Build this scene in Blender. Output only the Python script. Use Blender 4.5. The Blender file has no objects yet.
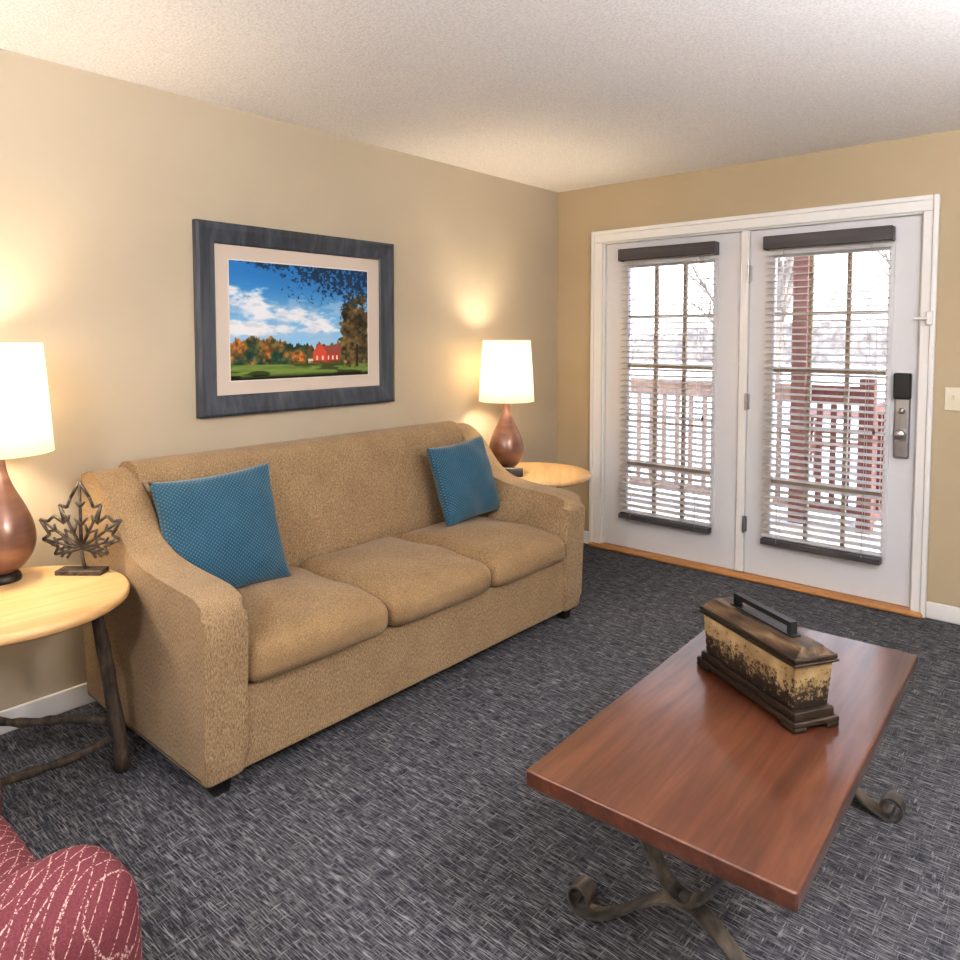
import bpy, bmesh, math, random
import numpy as np
from mathutils import Vector, Matrix, Euler
random.seed(7); np.random.seed(7)
scene = bpy.context.scene
try:
    scene.view_settings.view_transform = 'Standard'
    scene.view_settings.look = 'Medium High Contrast'
except Exception as e:
    print("LOOK", e)
COL = scene.collection
rad = math.radians

# ------------------------------------------------------------ helpers
def root(name, loc, label=None, category=None, kind=None, group=None, rotz=0.0):
    o = bpy.data.objects.new(name, None)
    o.empty_display_size = 0.1
    o.location = loc
    o.rotation_euler = (0, 0, rotz)
    COL.objects.link(o)
    tag(o, label, category, kind, group)
    return o

def tag(o, label=None, category=None, kind=None, group=None):
    if label: o["label"] = label
    if category: o["category"] = category
    if kind: o["kind"] = kind
    if group: o["group"] = group
    return o

def finish(name, bm, mat, parent=None, loc=(0, 0, 0), smooth=True, wn=False, rot=(0, 0, 0)):
    bmesh.ops.recalc_face_normals(bm, faces=bm.faces)
    me = bpy.data.meshes.new(name)
    bm.to_mesh(me); bm.free()
    mats = mat if isinstance(mat, (list, tuple)) else [mat]
    for m in mats: me.materials.append(m)
    if smooth:
        for p in me.polygons: p.use_smooth = True
    o = bpy.data.objects.new(name, me)
    o.location = loc; o.rotation_euler = rot
    if parent: o.parent = parent
    COL.objects.link(o)
    if wn:
        w = o.modifiers.new("wn", 'WEIGHTED_NORMAL'); w.keep_sharp = False
    return o

def add_box(bm, x0, x1, y0, y1, z0, z1, mi=0):
    v = [bm.verts.new(p) for p in ((x0,y0,z0),(x1,y0,z0),(x1,y1,z0),(x0,y1,z0),(x0,y0,z1),(x1,y0,z1),(x1,y1,z1),(x0,y1,z1))]
    fs = []
    for f in ((0,3,2,1),(4,5,6,7),(0,1,5,4),(1,2,6,5),(2,3,7,6),(3,0,4,7)):
        face = bm.faces.new([v[i] for i in f]); face.material_index = mi; fs.append(face)
    return v, fs

def box(name, b, mat, parent=None, bevel=0.0, seg=3, loc=(0,0,0), rot=(0,0,0)):
    bm = bmesh.new()
    add_box(bm, *b)
    if bevel > 0:
        bmesh.ops.bevel(bm, geom=bm.edges[:], offset=bevel, segments=seg, affect='EDGES', profile=0.5)
    return finish(name, bm, mat, parent, loc, smooth=bevel > 0, wn=bevel > 0, rot=rot)

def boxes(name, lst, mat, parent=None, bevel=0.0, seg=2, loc=(0,0,0), rot=(0,0,0)):
    bm = bmesh.new()
    for b in lst:
        t = bmesh.new(); add_box(t, *b)
        if bevel > 0:
            bmesh.ops.bevel(t, geom=t.edges[:], offset=bevel, segments=seg, affect='EDGES')
        me = bpy.data.meshes.new("tmp"); t.to_mesh(me); t.free()
        bm.from_mesh(me); bpy.data.meshes.remove(me)
    return finish(name, bm, mat, parent, loc, smooth=bevel > 0, wn=bevel > 0, rot=rot)

def add_lathe(bm, prof, n=48, cx=0, cy=0, close=True):
    rings = []
    for r, z in prof:
        if r < 1e-5:
            rings.append([bm.verts.new((cx, cy, z))])
        else:
            rings.append([bm.verts.new((cx + r*math.cos(2*math.pi*i/n), cy + r*math.sin(2*math.pi*i/n), z)) for i in range(n)])
    for a, b in zip(rings[:-1], rings[1:]):
        for i in range(n):
            j = (i+1) % n
            if len(a) == 1 and len(b) == 1: continue
            if len(a) == 1: bm.faces.new((a[0], b[i], b[j]))
            elif len(b) == 1: bm.faces.new((a[i], a[j], b[0]))
            else: bm.faces.new((a[i], a[j], b[j], b[i]))

def lathe(name, prof, mat, parent=None, n=48, loc=(0,0,0), rot=(0,0,0), wn=False):
    bm = bmesh.new(); add_lathe(bm, prof, n)
    return finish(name, bm, mat, parent, loc, rot=rot, wn=wn)

def add_tube(bm, pts, radii, n=8):
    pts = [Vector(p) for p in pts]
    rings = []
    up = Vector((0.13, 0.21, 1)).normalized()
    t0 = (pts[1]-pts[0]).normalized()
    u = t0.cross(up)
    if u.length < 1e-3: u = t0.cross(Vector((1,0,0)))
    u.normalize()
    for k, p in enumerate(pts):
        if k == 0: t = pts[1]-pts[0]
        elif k == len(pts)-1: t = pts[-1]-pts[-2]
        else: t = pts[k+1]-pts[k-1]
        t.normalize()
        u = (u - t*u.dot(t)).normalized()
        w = t.cross(u)
        r = radii[k] if isinstance(radii, (list, tuple)) else radii
        rings.append([bm.verts.new(p + (u*math.cos(2*math.pi*i/n) + w*math.sin(2*math.pi*i/n))*r) for i in range(n)])
    for a, b in zip(rings[:-1], rings[1:]):
        for i in range(n):
            bm.faces.new((a[i], a[(i+1)%n], b[(i+1)%n], b[i]))
    bm.faces.new(rings[0][::-1]); bm.faces.new(rings[-1])

def strap(bm, path, width, thick):
    """flat bar following a path in the XZ plane; width along Y"""
    n = len(path); R = []
    for k in range(n):
        p = Vector(path[k])
        a = Vector(path[max(0, k-1)]); b = Vector(path[min(n-1, k+1)])
        t = (b-a).normalized(); nn = Vector((-t.y, t.x))
        o = p + nn*thick/2; i = p - nn*thick/2
        R.append([bm.verts.new((o.x, -width/2, o.y)), bm.verts.new((o.x, width/2, o.y)),
                  bm.verts.new((i.x, width/2, i.y)), bm.verts.new((i.x, -width/2, i.y))])
    for a, b in zip(R[:-1], R[1:]):
        for i in range(4):
            bm.faces.new((a[i], a[(i+1)%4], b[(i+1)%4], b[i]))
    bm.faces.new(R[0][::-1]); bm.faces.new(R[-1])

def extrude_y(name, prof, y0, y1, mat, parent, bevel=0.02, seg=4, loc=(0,0,0)):
    bm = bmesh.new()
    A = [bm.verts.new((x, y0, z)) for x, z in prof]
    B = [bm.verts.new((x, y1, z)) for x, z in prof]
    n = len(prof)
    f0 = bm.faces.new(A[::-1]); f1 = bm.faces.new(B)
    for i in range(n):
        bm.faces.new((A[i], A[(i+1)%n], B[(i+1)%n], B[i]))
    ed = list(f0.edges) + list(f1.edges)
    bmesh.ops.bevel(bm, geom=ed, offset=bevel, segments=seg, affect='EDGES', profile=0.5)
    return finish(name, bm, mat, parent, loc, wn=True)

def smooth_curve(pts, sub=6, closed=False):
    """catmull-rom"""
    out = []; n = len(pts)
    rng = range(n) if closed else range(n-1)
    for i in rng:
        g = lambda k: pts[k % n] if closed else pts[min(max(k, 0), n-1)]
        p0, p1, p2, p3 = g(i-1), g(i), g(i+1), g(i+2)
        for s in range(sub):
            t = s/sub
            out.append(tuple(0.5*((2*b)+(-a+c)*t+(2*a-5*b+4*c-d)*t*t+(-a+3*b-3*c+d)*t**3)
                             for a, b, c, d in zip(p0, p1, p2, p3)))
    if not closed: out.append(tuple(pts[-1]))
    return out

def puff(name, b, r, mat, parent, crown=(0,0,0,0,0,0), cuts=14, wob=0.0, seed=0):
    """rounded soft box. crown: extra bulge for +x,-x,+y,-y,+z,-z"""
    x0,x1,y0,y1,z0,z1 = b
    bm = bmesh.new()
    bmesh.ops.create_cube(bm, size=2.0)
    bmesh.ops.subdivide_edges(bm, edges=bm.edges[:], cuts=cuts, use_grid_fill=True)
    c = Vector(((x0+x1)/2,(y0+y1)/2,(z0+z1)/2)); h = Vector(((x1-x0)/2,(y1-y0)/2,(z1-z0)/2))
    rnd = random.Random(seed); ph = [rnd.uniform(0, 6) for _ in range(6)]
    for v in bm.verts:
        q = v.co.copy()
        w = Vector([math.copysign(abs(t)**0.7, t) if abs(t) > 1e-6 else 0 for t in q])
        p = Vector((w.x*h.x, w.y*h.y, w.z*h.z))
        inner = Vector([max(-(h[i]-r), min(h[i]-r, p[i])) for i in range(3)])
        d = p - inner
        if d.length > 1e-9:
            p = inner + d.normalized()*r
        u, vv, ww = p.x/h.x, p.y/h.y, p.z/h.z
        fx = (1-vv*vv)*(1-ww*ww); fy = (1-u*u)*(1-ww*ww); fz = (1-u*u)*(1-vv*vv)
        p.x += (crown[0]*max(0,u) - crown[1]*max(0,-u))*fx
        p.y += (crown[2]*max(0,vv) - crown[3]*max(0,-vv))*fy
        fz = max(0.0, fz)**0.6
        p.z += (crown[4]*max(0,ww) - crown[5]*max(0,-ww))*fz
        if wob:
            p.z += wob*math.sin(p.x*17+ph[0])*math.sin(p.y*13+ph[1])*max(0, ww)
            p.x += wob*math.sin(p.y*15+ph[2])*math.sin(p.z*25+ph[3])*max(0,u)
        v.co = c + p
    return finish(name, bm, mat, parent)

def dup(src, loc, rotz=None, label=None):
    n = src.copy(); n.location = loc
    if rotz is not None: n.rotation_euler = (src.rotation_euler[0], src.rotation_euler[1], rotz)
    COL.objects.link(n)
    if label: n["label"] = label
    def rec(a, b):
        for ch in [o for o in bpy.data.objects if o.parent == a]:
            k = ch.copy(); k.parent = b; COL.objects.link(k); rec(ch, k)
    rec(src, n)
    return n

# ------------------------------------------------------------ material helpers
class M:
    def __init__(s, name, color=(0.5,0.5,0.5,1), rough=0.6, metal=0.0, spec=0.5, **kw):
        s.m = bpy.data.materials.new(name); s.m.use_nodes = True
        s.nt = s.m.node_tree; s.b = s.nt.nodes["Principled BSDF"]
        s.b.inputs["Base Color"].default_value = color
        s.b.inputs["Roughness"].default_value = rough
        s.b.inputs["Metallic"].default_value = metal
        s.b.inputs["Specular IOR Level"].default_value = spec
        for k, v in kw.items(): s.b.inputs[k.replace("_", " ")].default_value = v
        s.tc = None
    def n(s, t, **kw):
        x = s.nt.nodes.new(t)
        for k, v in kw.items(): setattr(x, k, v)
        return x
    def l(s, a, b): s.nt.links.new(a, b)
    def coord(s, scale=(1,1,1), rot=(0,0,0), kind="Object"):
        if s.tc is None: s.tc = s.n("ShaderNodeTexCoord")
        mp = s.n("ShaderNodeMapping"); mp.inputs["Scale"].default_value = scale; mp.inputs["Rotation"].default_value = rot
        s.l(s.tc.outputs[kind], mp.inputs["Vector"]); return mp.outputs["Vector"]
    def noise(s, vec, scale=1.0, detail=2.0, rough=0.5, dist=0.0):
        x = s.n("ShaderNodeTexNoise"); x.inputs["Scale"].default_value = scale
        x.inputs["Detail"].default_value = detail; x.inputs["Roughness"].default_value = rough
        x.inputs["Distortion"].default_value = dist
        s.l(vec, x.inputs["Vector"]); return x.outputs["Fac"]
    def ramp(s, fac, stops, interp='LINEAR'):
        x = s.n("ShaderNodeValToRGB"); x.color_ramp.interpolation = interp
        e = x.color_ramp.elements
        while len(e) > 1: e.remove(e[-1])
        e[0].position = stops[0][0]; e[0].color = stops[0][1]
        for p, c in stops[1:]:
            k = e.new(p); k.color = c
        s.l(fac, x.inputs["Fac"]); return x.outputs["Color"]
    def math(s, op, a, b=None, c=None):
        x = s.n("ShaderNodeMath", operation=op)
        for i, v in enumerate((a, b, c)):
            if v is None: continue
            if isinstance(v, (int, float)): x.inputs[i].default_value = v
            else: s.l(v, x.inputs[i])
        return x.outputs[0]
    def mix(s, fac, a, b, mode='MIX'):
        x = s.n("ShaderNodeMix", data_type='RGBA', blend_type=mode)
        f = x.inputs[0]; A = x.inputs[6]; B = x.inputs[7]
        for sock, v in ((f, fac), (A, a), (B, b)):
            if isinstance(v, (int, float, tuple)): sock.default_value = v
            else: s.l(v, sock)
        return x.outputs[2]
    def sep(s, vec):
        x = s.n("ShaderNodeSeparateXYZ"); s.l(vec, x.inputs[0]); return x.outputs
    def color(s, c): s.l(c, s.b.inputs["Base Color"]); return s
    def bump(s, h, strength=0.3, dist=0.002):
        x = s.n("ShaderNodeBump"); x.inputs["Strength"].default_value = strength
        x.inputs["Distance"].default_value = dist
        s.l(h, x.inputs["Height"]); s.l(x.outputs["Normal"], s.b.inputs["Normal"]); return s

W1 = (1,1,1,1); K0 = (0,0,0,1)

# wall paint
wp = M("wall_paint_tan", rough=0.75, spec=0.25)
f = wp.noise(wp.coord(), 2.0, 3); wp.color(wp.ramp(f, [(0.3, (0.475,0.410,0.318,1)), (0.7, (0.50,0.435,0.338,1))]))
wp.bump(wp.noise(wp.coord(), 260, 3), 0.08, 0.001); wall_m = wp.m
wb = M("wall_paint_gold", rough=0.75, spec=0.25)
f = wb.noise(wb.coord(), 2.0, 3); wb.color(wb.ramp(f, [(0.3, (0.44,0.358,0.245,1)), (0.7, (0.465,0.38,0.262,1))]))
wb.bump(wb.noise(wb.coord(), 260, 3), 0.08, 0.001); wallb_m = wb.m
# ceiling
cm = M("ceiling_popcorn", rough=0.95, spec=0.1)
v = cm.coord(); f = cm.noise(v, 105, 4, 0.7)
cm.color(cm.ramp(f, [(0.36, (0.77,0.76,0.775,1)), (0.58, (0.93,0.92,0.925,1))])); cm.bump(f, 0.75, 0.006); ceil_m = cm.m
# carpet
cp = M("carpet_woven", rough=0.95, spec=0.1)
a = cp.noise(cp.coord((20, 250, 1)), 1, 2, 0.65)
b = cp.noise(cp.coord((250, 24, 1)), 1, 2, 0.65)
a2 = cp.noise(cp.coord((5, 80, 1)), 1, 2, 0.6)
b2 = cp.noise(cp.coord((80, 5, 1)), 1, 2, 0.6)
big = cp.noise(cp.coord((2.2, 2.2, 1)), 1, 3, 0.6)
fine = cp.noise(cp.coord(), 520, 2, 0.7)
patch = cp.noise(cp.coord((34, 34, 1)), 1, 1, 0.5)
A = cp.ramp(a, [(0.45, K0), (0.62, W1)]); B = cp.ramp(b, [(0.47, K0), (0.64, W1)])
A2 = cp.ramp(a2, [(0.38, (0.35,0.35,0.35,1)), (0.62, W1)]); B2 = cp.ramp(b2, [(0.42, (0.15,0.15,0.15,1)), (0.60, W1)])
PA = cp.ramp(patch, [(0.46, K0), (0.60, W1)])
ab = cp.math('MAXIMUM', cp.math('MULTIPLY', A, A2), cp.math('MULTIPLY', cp.math('MULTIPLY', B, B2), cp.math('MULTIPLY_ADD', PA, 0.55, 0.40)))
f = cp.math('MINIMUM', cp.math('MULTIPLY', ab, cp.math('ADD', cp.math('MULTIPLY', fine, 0.9), 0.32)), 1.0)
dk = cp.mix(big, (0.022,0.024,0.034,1), (0.043,0.045,0.056,1))
cp.color(cp.mix(f, dk, (0.37,0.365,0.375,1))); cp.bump(cp.math('ADD', f, fine), 0.6, 0.004); carpet_m = cp.m
# white trim paint
tp = M("trim_paint_white", (0.80,0.79,0.78,1), 0.35, spec=0.4)
tp.bump(tp.noise(tp.coord(), 60, 2), 0.03, 0.001); trim_m = tp.m
dp = M("door_paint_white", (0.68,0.68,0.71,1), 0.4, spec=0.4)
dp.bump(dp.noise(dp.coord(), 60, 2), 0.03, 0.001); door_m = dp.m
mu = M("muntin_backlit", (0.42,0.33,0.25,1), 0.5)  # white muntins seen against the light: their backlit shade is put into the colour
mu.bump(mu.noise(mu.coord(), 60, 2), 0.03, 0.001)

def wood(name, c1, c2, c3, axis='y', rough=0.35, coat=0.0, sc=1.0, bump=0.05, spread=1.0):
    w = M(name, rough=rough)
    s = {'x': (2*sc, 28*sc, 28*sc), 'y': (28*sc, 2*sc, 28*sc), 'z': (28*sc, 28*sc, 2*sc)}[axis]
    f = w.noise(w.coord(s), 1, 4, 0.6, 0.4)
    g = w.noise(w.coord(tuple(k*0.2 for k in s)), 1, 2, 0.5, 0.8)
    c = w.ramp(w.math('MULTIPLY_ADD', f, 0.6, w.math('MULTIPLY', g, 0.4)), [(0.5-0.18*spread, c1), (0.5, c2), (0.5+0.18*spread, c3)])
    w.color(c); w.bump(f, bump, 0.002)
    if coat: w.b.inputs["Coat Weight"].default_value = coat; w.b.inputs["Coat Roughness"].default_value = 0.14
    return w.m
cherry = wood("cherry_wood", (0.035,0.012,0.008,1), (0.090,0.031,0.017,1), (0.155,0.058,0.031,1), 'y', 0.28, 0.8, 1.4, 0.03, 1.05)
maple = wood("maple_wood", (0.50,0.30,0.13,1), (0.62,0.40,0.19,1), (0.72,0.50,0.27,1), 'y', 0.35, 0.2)
oaksill = wood("oak_threshold", (0.36,0.16,0.05,1), (0.48,0.23,0.08,1), (0.58,0.30,0.12,1), 'x', 0.4)
framewood = wood("charcoal_frame_wood", (0.020,0.025,0.036,1), (0.043,0.052,0.070,1), (0.09,0.105,0.13,1), 'z', 0.35, 0.2)
blindwood = wood("grey_stained_wood", (0.045,0.040,0.045,1), (0.068,0.062,0.068,1), (0.10,0.09,0.095,1), 'x', 0.5)
bk = M("bark", rough=0.9)
f = bk.noise(bk.coord((30,30,9)), 1, 4, 0.7); bk.color(bk.ramp(f, [(0.35,(0.018,0.014,0.011,1)),(0.6,(0.07,0.05,0.035,1)),(0.8,(0.16,0.12,0.09,1))])); bk.bump(f, 0.8, 0.006); bark_m = bk.m

def fabric(name, c1, c2, s=(90, 420, 420), bs=0.5):
    m = M(name, rough=0.9, spec=0.15)
    f = m.noise(m.coord(s), 1, 2, 0.6)
    g = m.noise(m.coord((600, 600, 600)), 1, 2, 0.6)
    h = m.noise(m.coord((9, 9, 9)), 1, 3, 0.6)
    k = m.math('MULTIPLY_ADD', f, 0.65, m.math('MULTIPLY', g, 0.35))
    k = m.math('ADD', k, m.math('MULTIPLY', m.math('SUBTRACT', h, 0.5), 0.12))
    m.color(m.ramp(k, [(0.37, c1), (0.63, c2)])); m.bump(k, bs, 0.002)
    m.b.inputs["Sheen Weight"].default_value = 0.12
    return m.m
sofa_m = fabric("tan_chenille", (0.145,0.094,0.050,1), (0.43,0.305,0.182,1), (420, 420, 90), 0.75)
seat_m = fabric("tan_chenille_seat", (0.145,0.090,0.044,1), (0.385,0.262,0.145,1), (110, 420, 420), 0.75)
# blue pillow
pm = M("blue_dotted_fabric", rough=0.8, spec=0.2)
xyz = pm.sep(pm.coord((1,1,1)))
sy = pm.math('SINE', pm.math('MULTIPLY', xyz[1], 430)); sz = pm.math('SINE', pm.math('MULTIPLY', xyz[2], 430))
dots = pm.ramp(pm.math('MULTIPLY', sy, sz), [(0.3, K0), (0.7, W1)])
n1 = pm.noise(pm.coord(), 25, 3)
base = pm.mix(n1, (0.014,0.055,0.092,1), (0.030,0.096,0.148,1))
pm.color(pm.mix(dots, base, (0.075,0.165,0.228,1))); pm.bump(pm.math('ADD', dots, pm.noise(pm.coord(), 300, 2)), 0.45, 0.002)
pm.b.inputs["Sheen Weight"].default_value = 0.25; pillow_m = pm.m
# armchair fabric
am = M("rose_wave_fabric", rough=0.85, spec=0.15)
x_, y_, z_ = am.sep(am.coord())
aa = am.math('MULTIPLY', am.math('ADD', x_, y_), 95)
bb = am.math('MULTIPLY', am.math('ADD', z_, am.math('MULTIPLY', am.math('SUBTRACT', x_, y_), 0.5)), 46)
ss = am.math('MULTIPLY', am.math('SINE', bb), 1.4)
g1 = am.math('ABSOLUTE', am.math('SINE', am.math('ADD', aa, ss)))
g2 = am.math('ABSOLUTE', am.math('SINE', am.math('SUBTRACT', aa, ss)))
ln = am.ramp(am.math('MINIMUM', g1, g2), [(0.08, W1), (0.20, K0)])
dash = am.ramp(am.noise(am.coord(), 260, 1), [(0.44, K0), (0.56, W1)])
lw = am.math('MULTIPLY', ln, dash)
nb = am.noise(am.coord((300,300,300)), 1, 2)
am.color(am.mix(lw, am.mix(nb, (0.070,0.018,0.026,1), (0.21,0.062,0.072,1)), (0.50,0.36,0.32,1))); am.bump(nb, 0.3, 0.002)
chair_m = am.m
# metals etc
im = M("wrought_iron", rough=0.38, metal=0.8)
f = im.noise(im.coord(), 25, 3); im.color(im.ramp(f, [(0.35,(0.13,0.12,0.11,1)),(0.7,(0.27,0.255,0.24,1))])); iron_m = im.m
bronze_m = (lambda m: (m.color(m.ramp(m.noise(m.coord((1,1,4)), 6, 3), [(0.3,(0.14,0.070,0.052,1)),(0.7,(0.255,0.140,0.095,1))])), m.m)[1])(M("copper_brown_glaze", rough=0.3, metal=0.3, Coat_Weight=0.3))
dark_m = M("dark_bronze", (0.03,0.022,0.02,1), 0.4, 0.3).m
black_m = M("black_plastic", (0.015,0.015,0.017,1), 0.3).m
blackwood_m = M("black_wood_foot", (0.012,0.010,0.009,1), 0.4).m
steel_m = M("satin_nickel", (0.45,0.45,0.46,1), 0.3, 0.9).m
switch_m = M("ivory_plastic", (0.72,0.66,0.52,1), 0.4).m
mat_board = M("mat_board", (0.60,0.52,0.46,1), 0.9).m
slat_m = M("backlit_grey_slat", (0.52,0.48,0.45,1), 0.5).m  # white slats greyed, backlit shade painted into the base colour
leafmetal_m = (lambda m: (m.color(m.ramp(m.noise(m.coord(), 60, 3), [(0.35,(0.05,0.042,0.038,1)),(0.7,(0.13,0.11,0.095,1))])), m.m)[1])(M("aged_metal", rough=0.5, metal=0.6))
# lampshade
sh = M("linen_shade", (0.85,0.80,0.70,1), 0.9)
nt = sh.nt; out = nt.nodes["Material Output"]
tr = sh.n("ShaderNodeBsdfTranslucent"); tr.inputs["Color"].default_value = (0.95,0.88,0.74,1)
df = sh.n("ShaderNodeBsdfDiffuse"); df.inputs["Color"].default_value = (0.85,0.80,0.70,1)
mx = sh.n("ShaderNodeMixShader"); mx.inputs[0].default_value = 0.65
em = sh.n("ShaderNodeEmission"); em.inputs["Color"].default_value = (1.0,0.88,0.68,1); em.inputs["Strength"].default_value = 0.32
ad = sh.n("ShaderNodeAddShader")
sh.l(df.outputs[0], mx.inputs[1]); sh.l(tr.outputs[0], mx.inputs[2]); sh.l(mx.outputs[0], ad.inputs[0]); sh.l(em.outputs[0], ad.inputs[1])
sh.l(ad.outputs[0], out.inputs["Surface"]); shade_m = sh.m
def emis(name, c, s):
    m = M(name, c); m.b.inputs["Emission Color"].default_value = c; m.b.inputs["Emission Strength"].default_value = s; return m.m
# glass
gm = M("door_glass"); nt = gm.nt; out = nt.nodes["Material Output"]
t = gm.n("ShaderNodeBsdfTransparent"); g = gm.n("ShaderNodeBsdfGlossy"); g.inputs["Roughness"].default_value = 0.02
fr = gm.n("ShaderNodeFresnel"); fr.inputs[0].default_value = 1.45
mx = gm.n("ShaderNodeMixShader"); gm.l(fr.outputs[0], mx.inputs[0]); gm.l(t.outputs[0], mx.inputs[1]); gm.l(g.outputs[0], mx.inputs[2])
gm.l(mx.outputs[0], out.inputs["Surface"]); glass_m = gm.m

# ------------------------------------------------------------ room shell
XR, YF, HC = 4.3, -6.3, 2.44
def st(o, label, cat):
    return tag(o, label, cat, "structure")
st(box("floor", (-0.15, XR+0.15, YF-0.15, 0.15, -0.12, 0.0), carpet_m), "dark grey woven carpet with pale crosshatch threads", "floor")
st(box("ceiling", (-0.15, XR+0.15, YF-0.15, 0.15, HC, HC+0.12), ceil_m), "white popcorn textured ceiling", "ceiling")
st(box("wall_left", (-0.15, 0.0, YF-0.15, 0.15, 0, HC), wall_m), "tan painted wall behind the sofa", "wall")
DX0, DX1, DZ = 0.355, 2.245, 2.075
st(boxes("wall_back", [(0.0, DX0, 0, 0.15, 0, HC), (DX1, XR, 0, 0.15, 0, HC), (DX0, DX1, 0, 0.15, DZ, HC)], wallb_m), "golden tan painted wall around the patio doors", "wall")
st(box("wall_right", (XR, XR+0.15, YF-0.15, 0.15, 0, HC), wall_m), "tan painted side wall", "wall")
st(box("wall_front", (0, XR, YF-0.15, YF, 0, HC), wall_m), "tan painted wall opposite the doors", "wall")
st(boxes("baseboard_left", [(0, 0.014, YF, 0, 0, 0.085)], trim_m, bevel=0.004), "white painted baseboard", "baseboard")
st(boxes("baseboard_back", [(0.014, 0.288, -0.014, 0, 0, 0.085), (2.30, XR, -0.014, 0, 0, 0.085)], trim_m, bevel=0.004), "white painted baseboard beside the doors", "baseboard")
cas = []
for (x0, x1, z0, z1) in ((0.288, 0.372, 0, 2.060), (2.232, 2.302, 0, 2.060), (0.288, 2.302, 2.060, 2.138)):
    cas.append((x0, x1, -0.016, 0.0, z0, z1))
cas += [(0.288, 0.312, -0.026, -0.015, 0, 2.138), (2.276, 2.302, -0.026, -0.015, 0, 2.138), (0.312, 2.276, -0.026, -0.015, 2.112, 2.138)]
st(boxes("trim_1", cas, trim_m, bevel=0.003), "white door casing around the patio doors", "door casing")
st(boxes("trim_2", [(0.355, 0.383, 0.0, 0.15, 0.0, 2.05), (2.225, 2.245, 0.0, 0.15, 0.0, 2.05), (0.355, 2.245, 0.0, 0.15, 2.05, 2.075),
                    (1.302, 1.352, 0.004, 0.15, 0.03, 2.05)], trim_m, bevel=0.002), "white door jamb with centre post", "door frame")
st(boxes("trim_3", [(0.30, 2.29, -0.055, 0.15, 0.0, 0.022)], oaksill, bevel=0.005), "orange oak threshold below the patio doors", "threshold")

# ------------------------------------------------------------ doors
def make_door(name, x0, x1, label):
    ya, yb = 0.022, 0.067
    z0, z1 = 0.026, 2.046
    cx = (x0+x1)/2
    gx0, gx1, gz0, gz1 = cx-0.295, cx+0.295, 0.27, 1.885
    L = [(x0, gx0, ya, yb, z0, z1), (gx1, x1, ya, yb, z0, z1), (gx0, gx1, ya, yb, z0, gz0), (gx0, gx1, ya, yb, gz1, z1)]
    bd = 0.022
    L += [(gx0-bd, gx0+0.004, ya-0.008, ya+0.002, gz0-bd, gz1+bd), (gx1-0.004, gx1+bd, ya-0.008, ya+0.002, gz0-bd, gz1+bd),
          (gx0, gx1, ya-0.008, ya+0.002, gz0-bd, gz0+0.004), (gx0, gx1, ya-0.008, ya+0.002, gz1-0.004, gz1+bd)]
    w = 0.010; G = []
    for i in (1, 2):
        x = gx0+(gx1-gx0)*i/3; G.append((x-w, x+w, ya+0.008, yb-0.008, gz0, gz1))
    for i in (1, 2, 3, 4):
        z = gz0+(gz1-gz0)*i/5; G.append((gx0, gx1, ya+0.009, yb-0.009, z-w, z+w))
    loc = Vector((cx, 0, 0))
    sf = lambda LL: [(a-cx, b-cx, c, d, e, f) for a, b, c, d, e, f in LL]
    d = boxes(name, sf(L), door_m, loc=loc)
    st(d, label, "door")
    boxes("muntin_grid", sf(G), mu.m, d)
    box("glass_pane", (gx0-cx, gx1-cx, 0.043, 0.046, gz0, gz1), glass_m, d)
    return d, cx
d1, c1 = make_door("door_1", 0.386, 1.300, "white fixed patio door with fifteen glass panes")
d2, c2 = make_door("door_2", 1.354, 2.222, "white hinged patio door with keypad lock")
for z in (0.32, 1.05, 1.80):
    bm = bmesh.new(); add_lathe(bm, [(0, z-0.05), (0.008, z-0.05), (0.008, z+0.05), (0, z+0.05)], 12)
    add_box(bm, -0.014, 0.014, 0.010, 0.022, z-0.045, z+0.045)
    finish("hinge", bm, steel_m, d2, loc=(1.350-c2, 0.0, 0), smooth=False)
lx = 2.162-c2
lock = box("lock", (lx-0.037, lx+0.037, 0.002, 0.022, 0.80, 1.12), steel_m, d2, bevel=0.012)
box("keypad", (lx-0.040, lx+0.040, -0.018, 0.020, 1.11, 1.245), black_m, d2, bevel=0.008)
bm = bmesh.new(); add_lathe(bm, [(0, 0.0), (0.02, 0.0), (0.017, 0.022), (0.027, 0.034), (0.028, 0.052), (0.02, 0.06), (0, 0.06)], 24)
finish("door_knob", bm, steel_m, d2, loc=(lx, 0.004, 0.93), rot=(rad(90), 0, 0))
bm = bmesh.new(); add_lathe(bm, [(0, 0.0), (0.017, 0.0), (0.015, 0.014), (0, 0.015)], 24)
add_box(bm, -0.004, 0.004, -0.014, 0.014, 0.012, 0.026)
finish("deadbolt_turn", bm, steel_m, d2, loc=(lx, 0.003, 1.05), rot=(rad(90), 0, 0))

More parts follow.
